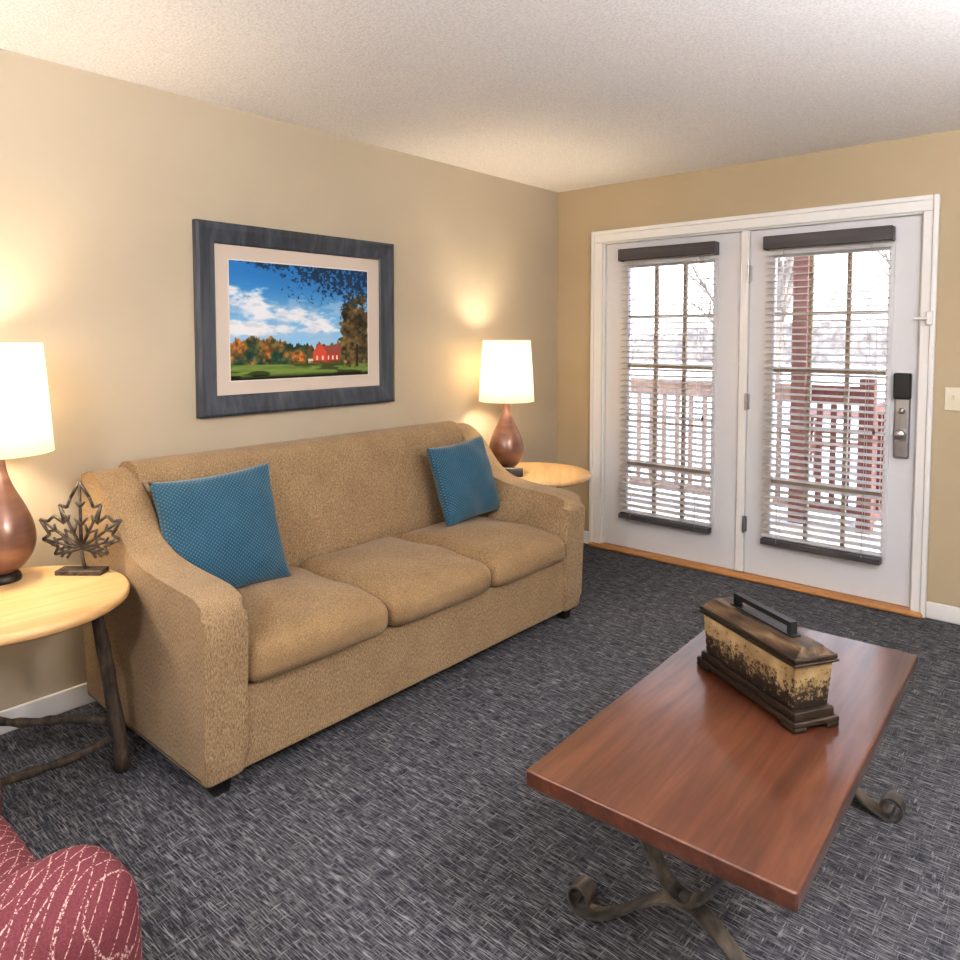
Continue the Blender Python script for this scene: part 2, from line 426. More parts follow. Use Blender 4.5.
# ------------------------------------------------------------ blinds
def make_blind(cx, w, loc_y=0.0):
    r = root("window_blind", (cx, 0.0, 0.24), "open pale slatted blind with grey wood valance on patio door", "blind", group="blinds on the patio doors")
    h = w/2; zo = -0.24
    boxes("valance", [(-h-0.014, h+0.014, -0.056, -0.044, 1.925+zo, 2.0+zo), (-h-0.014, -h-0.004, -0.045, 0.018, 1.925+zo, 2.0+zo), (h+0.004, h+0.014, -0.045, 0.018, 1.925+zo, 2.0+zo)], blindwood, r, bevel=0.003)
    box("headrail", (-h, h, -0.042, 0.018, 1.94+zo, 1.985+zo), slat_m, r, bevel=0.003)
    bm = bmesh.new(); z = 0.283
    tl = rad(8)
    while z < 1.93:
        c = Vector((0, -0.016, z+zo)); dy = 0.0245*math.cos(tl); dz = 0.0245*math.sin(tl); th = 0.0016
        v = [bm.verts.new(p) for p in ((-h, c.y-dy, c.z-dz-th), (h, c.y-dy, c.z-dz-th), (h, c.y+dy, c.z+dz-th), (-h, c.y+dy, c.z+dz-th),
                                       (-h, c.y-dy, c.z-dz+th), (h, c.y-dy, c.z-dz+th), (h, c.y+dy, c.z+dz+th), (-h, c.y+dy, c.z+dz+th))]
        for f in ((0,3,2,1),(4,5,6,7),(0,1,5,4),(1,2,6,5),(2,3,7,6),(3,0,4,7)): bm.faces.new([v[i] for i in f])
        z += 0.0375
    s = finish("slats", bm, slat_m, r, smooth=False)
    box("bottom_rail", (-h, h, -0.041, 0.006, 0.232+zo, 0.264+zo), blindwood, r, bevel=0.003)
    bm = bmesh.new()
    for x in (-h+0.09, h-0.09):
        for y in (-0.0415, 0.0085):
            add_tube(bm, [(x, y, 0.25+zo), (x, y, 1.95+zo)], 0.0014, 5)
    add_tube(bm, [(h-0.045, -0.052, 0.95+zo), (h-0.045, -0.043, 1.94+zo)], 0.0013, 5)
    finish("cord", bm, slat_m, r)
    bm = bmesh.new(); add_lathe(bm, [(0,0.0),(0.006,0.002),(0.007,0.02),(0.003,0.032),(0,0.032)], 12, h-0.045, -0.052)
    finish("cord_tassel", bm, blindwood, r, loc=(0, 0, 0.92+zo))
    return r
bl1 = make_blind(c1-0.004, 0.625)
bl2 = dup(bl1, (c2-0.010, 0, 0.24))

g = boxes("door_latch", [(2.262, 2.292, -0.040, -0.026, 1.49, 1.56), (2.205, 2.27, -0.048, -0.038, 1.515, 1.530)], trim_m, bevel=0.003)
tag(g, "small white swing latch mounted on door casing", "latch")
sw = root("light_switch", (2.385, 0, 1.125), "ivory light switch plate on the tan wall", "light switch")
box("switch_plate", (-0.036, 0.036, -0.007, 0.0, -0.058, 0.058), switch_m, sw, bevel=0.003)
box("toggle", (-0.005, 0.005, -0.018, -0.006, -0.004, 0.016), switch_m, sw, bevel=0.002)

# ------------------------------------------------------------ sofa
SO = (0.5, -2.16, 0.0)
sofa = root("sofa", SO, "tan chenille three-seat sofa against the wall", "sofa")
OF = (-SO[0], -SO[1], 0)
YL, YR = -3.20, -1.145
aw = 0.145
def arm_prof():
    p = [(0.055, 0.06), (0.07, 0.052), (0.945, 0.052), (0.958, 0.062)]
    c = [(0.962, 0.12), (0.968, 0.30), (0.974, 0.45), (0.978, 0.55), (0.968, 0.598), (0.93, 0.627), (0.86, 0.640), (0.72, 0.648), (0.60, 0.658), (0.49, 0.682),
         (0.41, 0.735), (0.35, 0.80), (0.29, 0.865), (0.22, 0.915), (0.155, 0.932), (0.09, 0.92), (0.055, 0.87), (0.055, 0.6), (0.055, 0.3)]
    return p + smooth_curve(c, 4)
for y0, y1 in ((YL, YL+aw), (YR-aw, YR)):
    extrude_y("armrest", arm_prof(), y0, y1, sofa_m, sofa, 0.028, 5, OF)
bp = [(0.055, 0.20), (0.33, 0.30), (0.345, 0.46)] + smooth_curve([(0.34, 0.50), (0.31, 0.66), (0.28, 0.80), (0.265, 0.88), (0.235, 0.935), (0.175, 0.957), (0.11, 0.945), (0.07, 0.90), (0.055, 0.80)], 5)
extrude_y("backrest", bp, YL+aw-0.012, YR-aw+0.012, sofa_m, sofa, 0.02, 4, OF)
o = box("base", (0.07, 0.945, YL+aw-0.01, YR-aw+0.01, 0.055, 0.325), sofa_m, sofa, bevel=0.012, loc=OF)
ys = [YL+aw+0.003, -2.455, -1.865, YR-aw-0.003]
for i in range(3):
    c = puff("seat_cushion", (0.325, 0.985, ys[i]+0.002, ys[i+1]-0.002, 0.318, 0.452), 0.054, seat_m, sofa, (0.020, 0, 0, 0, 0.045, 0), cuts=20, wob=0.006, seed=i)
    c.location = OF
for x in (0.13, 0.90):
    for y in (YL+0.075, YR-0.075):
        bm = bmesh.new()
        v, _ = add_box(bm, -0.032, 0.032, -0.032, 0.032, 0.0, 0.06)
        for k in v[:4]: k.co.x *= 0.75; k.co.y *= 0.75
        finish("leg", bm, blackwood_m, sofa, loc=(x-SO[0], y-SO[1], 0), smooth=False)

# throw pillows
def make_pillow(name, loc, rot, size=0.44, thick=0.085, seed=0, label=""):
    n = 36; bm = bmesh.new(); rnd = random.Random(seed)
    ph = [rnd.uniform(0, 6.28) for _ in range(6)]
    V = {}
    for side in (1, -1):
        for i in range(n+1):
            for j in range(n+1):
                u = -1+2*i/n; v = -1+2*j/n
                edge = i in (0, n) or j in (0, n)
                if edge and side == -1:
                    V[(side, i, j)] = V[(1, i, j)]; continue
                a = size/2
                yy = a*u*(1-0.07*(1-v*v)*abs(u)); zz = a*v*(1-0.07*(1-u*u)*abs(v))
                t = thick*(max(0, (1-u*u)*(1-v*v))**0.42)
                t += 0.007*math.sin(5*u+3*v+ph[0])*(1-u*u)*(1-v*v) + 0.008*math.sin(9*u*v+ph[1])*(1-u**4)*(1-v**4)
                V[(side, i, j)] = bm.verts.new((side*t, yy, zz))
    for side in (1, -1):
        for i in range(n):
            for j in range(n):
                q = [V[(side, i, j)], V[(side, i+1, j)], V[(side, i+1, j+1)], V[(side, i, j+1)]]
                bm.faces.new(q)
    o = finish(name, bm, pillow_m, None, loc, rot=rot)
    tag(o, label, "throw pillow", group="blue throw pillows on the sofa")
    return o
make_pillow("throw_pillow", (0.47, -2.85, 0.695), (rad(3), rad(-17), rad(-8)), 0.465, 0.085, 1, "square blue dotted throw pillow leaning beside the sofa's first armrest")
make_pillow("throw_pillow", (0.46, -1.478, 0.688), (rad(4), rad(-17), rad(-2)), 0.415, 0.075, 2, "square blue dotted throw pillow beside the armrest near the doors")

# ------------------------------------------------------------ end tables
TZ = 0.62
def make_end_table(x, y):
    r = root("end_table", (x, y, 0), "round maple end table with three rustic log legs", "side table", group="end tables beside the sofa")
    lathe("tabletop", [(0, TZ-0.032), (0.326, TZ-0.032), (0.336, TZ-0.025), (0.338, TZ-0.012), (0.334, TZ-0.003), (0.326, TZ), (0, TZ)], maple, r, 72, wn=True)
    rnd = random.Random(3)
    def legp(k, t):
        a = rad(62+120*k); R = 0.235+0.070*t
        return Vector((R*math.cos(a), R*math.sin(a), (TZ-0.028)*(1-t)+0.008*t))
    for k in range(3):
        pts = []; rr = []
        for i in range(15):
            t = i/14; q = legp(k, t)
            if 0 < i < 14: q += Vector((rnd.uniform(-1, 1), rnd.uniform(-1, 1), 0))*0.003
            pts.append(q); rr.append(0.020+0.005*t+rnd.uniform(-0.002, 0.002))
        bm = bmesh.new(); add_tube(bm, pts, rr, 12); finish("leg", bm, bark_m, r)
    for k, (ta, tb) in enumerate(((0.73, 0.78), (0.80, 0.74), (0.82, 0.80))):
        p0 = legp(k, ta); p1 = legp((k+1) % 3, tb)
        pts = [p0.lerp(p1, i/14)+Vector((0, 0, 0.010*math.sin(i*0.45)))*(1 if 0 < i < 14 else 0) for i in range(15)]
        bm = bmesh.new(); add_tube(bm, pts, [0.014+0.003*math.sin(i*2.1) for i in range(15)], 10); finish("stretcher", bm, bark_m, r)
    return r
et1 = make_end_table(0.422, -3.544)
et2 = dup(et1, (0.365, -0.750, 0), rad(35))

# ------------------------------------------------------------ lamps
def make_lamp(x, y):
    r = root("table_lamp", (x, y, TZ), "lit table lamp with copper gourd base and cream shade", "lamp", group="table lamps on end tables")
    lathe("base", [(0, 0), (0.058, 0), (0.060, 0.008), (0.056, 0.022), (0.046, 0.030), (0, 0.030)], dark_m, r, 40, wn=True)
    pr = smooth_curve([(0.040, 0.028), (0.070, 0.050), (0.096, 0.092), (0.105, 0.137), (0.097, 0.192), (0.074, 0.252), (0.046, 0.310), (0.029, 0.360), (0.023, 0.40), (0.022, 0.43)], 6)
    lathe("body", [(0, 0.028)] + pr + [(0, 0.43)], bronze_m, r, 56)
    bm = bmesh.new(); add_lathe(bm, [(0, 0.428), (0.014, 0.428), (0.014, 0.45), (0.019, 0.455), (0.019, 0.50), (0, 0.50)], 20)
    finish("socket", bm, dark_m, r)
    bm = bmesh.new(); n = 64
    t = 0.003
    add_lathe(bm, [(0.166, 0.428), (0.142, 0.792), (0.142-t, 0.792), (0.166-t, 0.428), (0.166, 0.428)], n)
    bmesh.ops.remove_doubles(bm, verts=bm.verts[:], dist=1e-5)
    finish("lamp_shade", bm, shade_m, r)
    bm = bmesh.new()
    for k in range(3):
        a = 2*math.pi*k/3; add_tube(bm, [(0, 0, 0.775), (0.139*math.cos(a), 0.139*math.sin(a), 0.780)], 0.002, 6)
    for s in (1, -1):
        add_tube(bm, smooth_curve([(s*0.012, 0, 0.45), (s*0.055, 0, 0.53), (s*0.055, 0, 0.66), (s*0.005, 0, 0.775)], 5), 0.002, 6)
    add_lathe(bm, [(0, 0.775), (0.006, 0.778), (0.007, 0.785), (0.003, 0.789), (0, 0.791)], 12)
    finish("harp", bm, dark_m, r)
    bm = bmesh.new(); add_lathe(bm, smooth_curve([(0.012, 0.50), (0.020, 0.52), (0.026, 0.545), (0.022, 0.562), (0.010, 0.570)], 3) + [(0, 0.571)], 20)
    finish("light_bulb", bm, emis("bulb_glow", (1, 0.88, 0.68, 1), 6.0), r)
    ld = bpy.data.lights.new("lamp_light", 'POINT'); ld.energy = 25; ld.color = (1.0, 0.81, 0.55); ld.shadow_soft_size = 0.07
    lo = bpy.data.objects.new("lamp_light", ld); lo.location = (0, 0, 0.62); lo.parent = r; COL.objects.link(lo)
    return r
lp1 = make_lamp(0.215, -3.508)
lp2 = dup(lp1, (0.243, -0.872, TZ))

ck = root("alarm_clock", (0.352, -0.962, TZ), "small dark alarm clock at the foot of the lamp", "clock", rotz=rad(35))
bm = bmesh.new(); v, _ = add_box(bm, -0.068, 0.068, -0.022, 0.022, 0, 0.050)
for q in v[4:]: q.co.y = q.co.y*0.7+0.004
bmesh.ops.bevel(bm, geom=bm.edges[:], offset=0.004, segments=2, affect='EDGES')
finish("body", bm, black_m, ck, wn=True)
box("display", (-0.05, 0.05, -0.0212, -0.0185, 0.010, 0.032), M("clock_face", (0.09,0.07,0.065,1), 0.2).m, ck, rot=(rad(-6), 0, 0))

# ------------------------------------------------------------ leaf sculpture
leaf = root("leaf_sculpture", (0.335, -3.300, TZ), "dark metal maple leaf sculpture on small base", "sculpture", rotz=rad(40))
box("base", (-0.078, 0.078, -0.03, 0.03, 0, 0.016), leafmetal_m, leaf, bevel=0.002)
half = [(0, 0.0), (0.040, -0.014), (0.092, -0.022), (0.080, 0.004), (0.132, 0.030), (0.108, 0.046), (0.140, 0.098), (0.112, 0.092), (0.092, 0.112),
        (0.056, 0.085), (0.072, 0.150), (0.046, 0.140), (0.032, 0.175), (0.0, 0.230)]
outline = [(x, z) for x, z in half] + [(-x, z) for x, z in half[1:-1]][::-1]
bm = bmesh.new()
def bar(p, q, r0=0.0035, r1=0.0035):
    add_tube(bm, [(p[0], 0, p[1]), (q[0], 0, q[1])], [r0, r1], 6)
zo = 0.088
P = [(x, z+zo) for x, z in outline]
for i in range(len(P)): bar(P[i], P[(i+1) % len(P)], 0.0055, 0.0055)
O = (0, zo)
tips = [(0.092,-0.022),(0.132,0.030),(0.140,0.098),(0.072,0.150),(0,0.230),(-0.072,0.150),(-0.140,0.098),(-0.132,0.030),(-0.092,-0.022)]
for tx, tz in tips:
    T = (tx, tz+zo); bar(O, T, 0.0065, 0.004)
    for f in (0.34, 0.62):
        m = (O[0]+(T[0]-O[0])*f, O[1]+(T[1]-O[1])*f)
        dx, dz = T[0]-O[0], T[1]-O[1]; L = math.hypot(dx, dz); dx /= L; dz /= L
        for s in (1, -1):
            a = rad(42)*s; ex = dx*math.cos(a)-dz*math.sin(a); ez = dx*math.sin(a)+dz*math.cos(a)
            l = 0.030*(1.15-f)*1.4
            bar(m, (m[0]+ex*l, m[1]+ez*l), 0.0055, 0.004)
finish("leaf", bm, leafmetal_m, leaf)
bm = bmesh.new(); add_tube(bm, [(0.012, 0, 0.012), (0.004, 0, 0.05), (0, 0, zo)], [0.006, 0.005, 0.005], 8)
finish("stem", bm, leafmetal_m, leaf)

# ------------------------------------------------------------ framed picture
FY0, FY1, FZ0, FZ1 = -2.70, -1.575, 1.08, 1.930
FC = (0.0, (FY0+FY1)/2, FZ0)
pic = root("framed_picture", FC, "framed autumn farm landscape photograph with red barn", "picture")
bm = bmesh.new(); fw = 0.092
oy, oz = (FY1-FY0)/2, FZ1-FZ0
prof = [(0.0, 0.0), (0.0, 0.030), (0.012, 0.036), (0.030, 0.034), (0.065, 0.024), (0.085, 0.020), (fw, 0.014), (fw, 0.0)]
rings = []
for d, x in prof:
    rings.append([bm.verts.new((x, y, z)) for y, z in ((-oy+d, d), (oy-d, d), (oy-d, oz-d), (-oy+d, oz-d))])
for a, b in zip(rings, rings[1:]+rings[:1]):
    for i in range(4): bm.faces.new((a[i], a[(i+1)%4], b[(i+1)%4], b[i]))
finish("frame", bm, framewood, pic, smooth=False)
box("mat", (0.002, 0.010, -oy+fw-0.003, oy-fw+0.003, fw-0.003, oz-fw+0.003), mat_board, pic)
PY0, PY1, PZ0, PZ1 = -2.54, -1.748, 1.235, 1.772
box("mat_border", (0.002, 0.0112, PY0-FC[1]-0.005, PY1-FC[1]+0.005, PZ0-FZ0-0.005, PZ1-FZ0+0.005), M("mat_core_white", (0.72,0.68,0.64,1), 0.8).m, pic)
NU, NV = 400, 270
uu, vv = np.meshgrid(np.linspace(0, 1, NU), np.linspace(0, 1, NV))
def vnoise(sx, sy, seed, oct=4, pers=0.55):
    rs = np.random.RandomState(seed); out = np.zeros_like(uu); amp = 1; tot = 0
    for o in range(oct):
        gx, gy = int(sx*2**o)+2, int(sy*2**o)+2
        g = rs.rand(gy+1, gx+1)
        X = uu*(gx-1); Y = vv*(gy-1); xi = X.astype(int); yi = Y.astype(int); fx = X-xi; fy = Y-yi
        fx = fx*fx*(3-2*fx); fy = fy*fy*(3-2*fy)
        out += amp*((g[yi, xi]*(1-fx)+g[yi, xi+1]*fx)*(1-fy)+(g[yi+1, xi]*(1-fx)+g[yi+1, xi+1]*fx)*fy)
        tot += amp; amp *= pers
    return out/tot
def C(*c): return np.array(c, float)/255
def blend(img, m, col):
    m = np.clip(m, 0, 1)[..., None]; return img*(1-m)+col*m
def sstep(a, b, x):
    t = np.clip((x-a)/(b-a), 0, 1); return t*t*(3-2*t)
img = C(140, 192, 230)*np.ones(uu.shape+(3,))
img = blend(img, sstep(0.35, 0.95, vv), C(44, 118, 186))
cl = vnoise(5, 8, 3, 5, 0.6)
c_a = np.exp(-((vv-(0.66-0.28*uu))/0.13)**2)*(1-sstep(0.62, 0.80, uu))
c_b = np.exp(-((vv-0.44)/0.07)**2)*(1-sstep(0.70, 0.85, uu))
img = blend(img, sstep(0.42, 0.56, cl*0.62+np.maximum(c_a, c_b*0.9)*0.30), C(228, 232, 240))
img = blend(img, sstep(0.50, 0.68, vnoise(8, 16, 11, 4))*(vv < 0.7)*0.45, C(176, 196, 220))
n1 = vnoise(22, 2, 5, 4, 0.7); n2 = vnoise(50, 36, 6, 3); n3 = vnoise(16, 9, 8, 3)
h = 0.335+0.12*(n1[0]-0.5)[None, :]+0.02*np.sin(uu*9)-0.03*sstep(0.3, 0.5, uu)
h = h+0.03*(n2-0.5)
tree = sstep(0.004, -0.004, vv-h)
tc = C(92, 84, 54)+(n3[..., None]-0.5)*2.2*C(140, 40, 0)
tc = tc*(0.45+1.10*n2[..., None])
img = img*(1-tree[..., None])+np.clip(tc, 0, 1)*tree[..., None]
fld = sstep(0.125, 0.115, vv+0.02*(uu-0.5))
fc = C(108, 130, 66)*(0.75+0.5*vnoise(6, 40, 9, 3)[..., None])
fc = fc*(1-0.8*(sstep(0.05, 0.0, vv)+sstep(0.50, 0.60, vnoise(5, 22, 13, 3))*0.6).clip(0, 1)[..., None])
img = img*(1-fld[..., None])+fc*fld[..., None]
def rect(u0, u1, v0, v1): return ((uu > u0) & (uu < u1) & (vv > v0) & (vv < v1)).astype(float)
img = blend(img, rect(0.62, 0.77, 0.125, 0.215), C(170, 60, 46))
img = blend(img, ((uu > 0.62) & (uu < 0.775) & (vv > 0.21) & (vv < 0.285) & (uu > 0.60+(0.285-vv)*0.5)).astype(float), C(140, 76, 66))
img = blend(img, ((np.abs(uu-0.612) < 0.052) & (vv > 0.125) & (vv < 0.315-np.abs(uu-0.612)*1.7)).astype(float), C(196, 78, 56))
for u in (0.585, 0.628, 0.672, 0.705, 0.738): img = blend(img, rect(u, u+0.012, 0.155, 0.19), C(220, 205, 195))
img = blend(img, rect(0.525, 0.56, 0.125, 0.165), C(214, 204, 196))
img = blend(img, sstep(0.05, 0.0, np.abs(vv-0.125+0.02*np.sin(uu*40)))*rect(0.42, 0.80, 0.08, 0.145)*0.7, C(62, 74, 34))
n4 = vnoise(24, 20, 21, 4, 0.65)
d = np.sqrt(((uu-0.90)/0.135)**2+((vv-0.42)/0.34)**2)+1.1*(n4-0.5)
bt = sstep(1.04, 0.94, d)
bc = (C(92, 78, 50)+(vnoise(30, 26, 23, 3)[..., None]-0.5)*1.5*C(120, 90, 50))*(0.55+0.6*vnoise(9, 9, 25, 2)[..., None])
img = img*(1-bt[..., None])+np.clip(bc, 0, 1)*bt[..., None]
img = blend(img, rect(0.90, 0.915, 0.08, 0.30), C(40, 30, 24))
n5 = vnoise(40, 30, 31, 4, 0.8); dens = sstep(0.60, 1.0, vv+0.16*(uu-0.55))*sstep(0.22, 0.62, uu)
dens = np.maximum(dens, sstep(0.90, 1.0, vv)*0.9*sstep(0.02, 0.2, uu))
ov = sstep(0.50, 0.56, n5*0.78+dens*0.27-0.03)*(dens > 0.04)
img = blend(img, ov, C(28, 54, 84))
lin = np.where(img <= 0.04045, img/12.92, ((np.clip(img, 0, 1)+0.055)/1.055)**2.4)
me = bpy.data.meshes.new("photograph_print")
yy = PY0-FC[1]+(PY1-PY0)*uu; zz = PZ0-FZ0+(PZ1-PZ0)*vv
verts = np.stack([np.full(uu.shape, 0.0122), yy, zz], -1).reshape(-1, 3)
idx = np.arange(NU*NV).reshape(NV, NU)
faces = np.stack([idx[:-1, :-1], idx[:-1, 1:], idx[1:, 1:], idx[1:, :-1]], -1).reshape(-1, 4)
me.from_pydata(verts.tolist(), [], faces.tolist())
ca = me.color_attributes.new("paint", 'FLOAT_COLOR', 'POINT')
ca.data.foreach_set("color", np.concatenate([lin.reshape(-1, 3), np.ones((NU*NV, 1))], 1).astype(np.float32).ravel())
pmt = M("landscape_print", rough=0.35, spec=0.3); at = pmt.n("ShaderNodeAttribute"); at.attribute_name = "paint"; pmt.color(at.outputs["Color"])
me.materials.append(pmt.m)
o = bpy.data.objects.new("photograph_print", me); o.parent = pic; COL.objects.link(o)

# ------------------------------------------------------------ coffee table
CX, CY = 2.285, -2.3475
ct = root("coffee_table", (CX, CY, 0), "cherry wood coffee table with scrolled wrought iron legs", "coffee table", rotz=rad(1.9))
hx, hy = 0.295, 0.628
box("tabletop", (-hx, hx, -hy+0.0, hy, 0.409, 0.45), cherry, ct, bevel=0.006, seg=3)
def scroll_path():
    z0 = 0.004; cx = 0.262; R = 0.038; cz = z0+R
    sp = []
    for i in range(33):
        t = i/32; a = rad(-90)+t*rad(400); r = R*(1-0.60*t)
        sp.append((cx+r*math.cos(a), cz+r*math.sin(a)))
    arch = []
    for i in range(25):
        s = i/24; arch.append((cx*s, z0+0.150*(math.cos(math.pi*s)+1)/2))
    right = arch+sp[1:]
    left = [(-x, z) for x, z in right[1:]][::-1]
    return left+right
for s in (-1, 1):
    bm = bmesh.new()
    strap(bm, scroll_path(), 0.050, 0.006)
    up = []
    for i in range(-20, 21):
        t = abs(i)/20; up.append((0.215*i/20, 0.164+0.238*(1-math.cos(math.pi*t))/2))
    strap(bm, up, 0.050, 0.006)
    add_box(bm, -0.25, 0.25, -0.025, 0.025, 0.4035, 0.4095)
    add_lathe(bm, [(0, 0.148), (0.013, 0.148), (0.013, 0.172), (0, 0.172)], 12)
    finish("leg", bm, iron_m, ct, loc=(0, s*0.44+0.02, 0), smooth=False)

# ------------------------------------------------------------ decorative box
db = root("decorative_box", (2.285, -2.272, 0.45), "lidded painted wooden box with metal handle", "box", rotz=rad(-31))
bx = M("painted_box", rough=0.45)
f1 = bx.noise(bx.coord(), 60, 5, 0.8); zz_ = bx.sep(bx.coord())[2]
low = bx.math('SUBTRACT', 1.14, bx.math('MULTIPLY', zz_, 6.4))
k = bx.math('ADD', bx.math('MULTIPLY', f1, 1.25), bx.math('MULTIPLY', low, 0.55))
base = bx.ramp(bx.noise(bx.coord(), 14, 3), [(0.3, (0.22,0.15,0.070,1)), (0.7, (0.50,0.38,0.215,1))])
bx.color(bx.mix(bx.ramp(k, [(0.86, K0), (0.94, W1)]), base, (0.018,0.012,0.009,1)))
db_dark = wood("box_dark_wood", (0.012,0.008,0.006,1), (0.025,0.016,0.011,1), (0.055,0.034,0.022,1), 'x', 0.35)
lidm = M("box_lid_paint", rough=0.4); lidm.color(lidm.ramp(lidm.noise(lidm.coord((8, 40, 40)), 1, 4), [(0.38, (0.020,0.012,0.008,1)), (0.56, (0.10,0.062,0.034,1)), (0.78, (0.26,0.18,0.10,1))]))
boxes("plinth", [(-0.205, 0.205, -0.070, 0.070, 0.012, 0.028), (-0.195, 0.195, -0.062, 0.062, 0.026, 0.048),
                 (-0.205, -0.15, -0.070, -0.030, 0, 0.014), (0.15, 0.205, -0.070, -0.030, 0, 0.014), (-0.205, -0.15, 0.03, 0.070, 0, 0.014), (0.15, 0.205, 0.03, 0.070, 0, 0.014)], db_dark, db, bevel=0.003)
bm = bmesh.new(); v, _ = add_box(bm, -0.190, 0.190, -0.060, 0.060, 0.047, 0.165)
for q in v[:4]: q.co.x *= 0.95; q.co.y *= 0.90
bmesh.ops.bevel(bm, geom=bm.edges[:], offset=0.003, segments=2, affect='EDGES')
finish("body", bm, bx.m, db, wn=True)
bm = bmesh.new()
v, _ = add_box(bm, -0.193, 0.193, -0.063, 0.063, 0.182, 0.206)
for q in v[4:]: q.co.x *= 0.93; q.co.y *= 0.5
finish("lid", bm, lidm.m, db, smooth=False)
boxes("lid_rim", [(-0.200, 0.200, -0.070, 0.070, 0.165, 0.172), (-0.197, 0.197, -0.067, 0.067, 0.172, 0.184)], db_dark, db, bevel=0.002)
bm = bmesh.new()
add_box(bm, -0.115, 0.115, -0.011, 0.011, 0.230, 0.243); add_box(bm, -0.115, -0.103, -0.011, 0.011, 0.204, 0.231); add_box(bm, 0.103, 0.115, -0.011, 0.011, 0.204, 0.231)
add_box(bm, -0.125, 0.125, -0.014, 0.014, 0.203, 0.210)
finish("handle", bm, M("gunmetal", (0.06,0.065,0.075,1), 0.3, 0.8).m, db, smooth=False)

# ------------------------------------------------------------ armchair
ac = root("armchair", (1.37, -4.145, 0), "rose red armchair with cream wavy line pattern", "armchair")
def AP(name, b, r, crown=(0,0,0,0,0,0)):
    return puff(name, b, r, chair_m, ac, crown, cuts=16)
AP("armrest", (0.270, 0.475, -0.38, 0.385, 0.12, 0.58), 0.080, (0.01, 0, 0.015, 0, 0, 0))
AP("armrest", (-0.475, -0.270, -0.38, 0.385, 0.12, 0.58), 0.080, (0, 0.01, 0.015, 0, 0, 0))
AP("base", (-0.29, 0.29, -0.36, 0.345, 0.12, 0.32), 0.03)
AP("seat_cushion", (-0.268, 0.268, -0.22, 0.335, 0.32, 0.45), 0.05, (0, 0, 0.015, 0, 0.02, 0))
AP("backrest", (-0.46, 0.46, -0.42, -0.20, 0.14, 0.88), 0.09, (0, 0, 0.02, 0, 0.02, 0))
for x in (-0.40, 0.40):
    for y in (-0.34, 0.32):
        lathe("leg", [(0, 0), (0.018, 0), (0.028, 0.125), (0, 0.125)], blackwood_m, ac, 16, loc=(x, y, 0))

# ------------------------------------------------------------ added fill lights
def make_fill_globe(x, y):  # unseen glowing globes, added as general fill for the room
    r = root("fill_globe", (x, y, HC), "unseen globe added under the ceiling as fill light", "lamp", group="added fill light globes")
    lathe("canopy", [(0, 0), (0.07, 0), (0.06, -0.03), (0.02, -0.05), (0.02, -0.12), (0, -0.12)], steel_m, r, 32)
    bm = bmesh.new(); bmesh.ops.create_uvsphere(bm, u_segments=32, v_segments=16, radius=0.16)
    finish("globe", bm, globe_m, r, loc=(0, 0, -0.26))
    return r
globe_m = emis("fill_globe_glow", (0.97, 0.97, 1.0, 1), 102)
fx = make_fill_globe(2.5, -5.4)
dup(fx, (3.75, -3.0, HC))
def make_fill_uplight(x, y):  # unseen uplights, added to brighten the ceiling
    r = root("fill_uplight", (x, y, 0), "unseen torchiere added as fill light for the ceiling", "fill light", group="added fill uplights")
    lathe("base", [(0, 0), (0.14, 0), (0.14, 0.012), (0.03, 0.03), (0, 0.03)], steel_m, r, 32)
    lathe("pole", [(0, 0.02), (0.012, 0.02), (0.012, 1.48), (0, 1.48)], steel_m, r, 16)
    lathe("bowl", [(0.012, 1.46), (0.10, 1.49), (0.19, 1.58), (0.186, 1.582), (0.098, 1.496), (0.012, 1.468)], steel_m, r, 40)
    ld = bpy.data.lights.new("uplight_fill", 'AREA'); ld.shape = 'DISK'; ld.size = 0.28; ld.energy = 78; ld.color = (0.94, 0.95, 1.0)
    lo = bpy.data.objects.new("uplight_fill", ld); lo.location = (0, 0, 1.56); lo.rotation_euler = (math.pi, 0, 0); lo.parent = r; COL.objects.link(lo)
    return r
tc1 = make_fill_uplight(3.95, -2.3)
dup(tc1, (0.9, -5.6, 0))

# ------------------------------------------------------------ exterior
snow = M("pale_ground", rough=0.9); snow.color(snow.ramp(snow.noise(snow.coord(), 0.6, 5), [(0.35, (0.55,0.50,0.47,1)), (0.6, (0.85,0.83,0.83,1))]))
gr = box("ground", (-60, 60, 0.5, 90, -0.5, -0.35), snow.m); tag(gr, "pale sunlit ground outside", "ground", "structure")
hm = M("winter_woods_hill", rough=1.0); hm.color(hm.ramp(hm.noise(hm.coord((2.5, 2.5, 0.3)), 1, 5, 0.75), [(0.35, (0.10,0.08,0.07,1)), (0.65, (0.36,0.31,0.29,1))]))
bm = bmesh.new(); N = 220; bot = []
for i in range(N+1):
    x = -60+120*i/N; z = 2.3+0.6*math.sin(x*0.09+1)+0.4*math.sin(x*0.31)+random.uniform(-0.3, 0.3)
    bot.append([bm.verts.new((x, 44, -1)), bm.verts.new((x, 46, z)), bm.verts.new((x, 60, -1))])
for a, b in zip(bot[:-1], bot[1:]):
    bm.faces.new((a[0], b[0], b[1], a[1])); bm.faces.new((a[1], b[1], b[2], a[2]))
hl = finish("hill", bm, hm.m, None, smooth=True); tag(hl, "distant brown wooded hillside", "hill", "structure")
deckm = wood("weathered_deck_boards", (0.36,0.29,0.25,1), (0.52,0.44,0.40,1), (0.70,0.63,0.59,1), 'x', 0.8)
bm = bmesh.new()
y = 0.16
while y < 2.0:
    add_box(bm, -3.2, 4.5, y, y+0.135, -0.06, -0.03); y += 0.142
add_box(bm, -3.2, 4.5, 0.16, 2.0, -0.2, -0.065)
dk = finish("deck", bm, deckm, None, smooth=False); tag(dk, "weathered plank deck outside the patio doors", "deck", "structure")
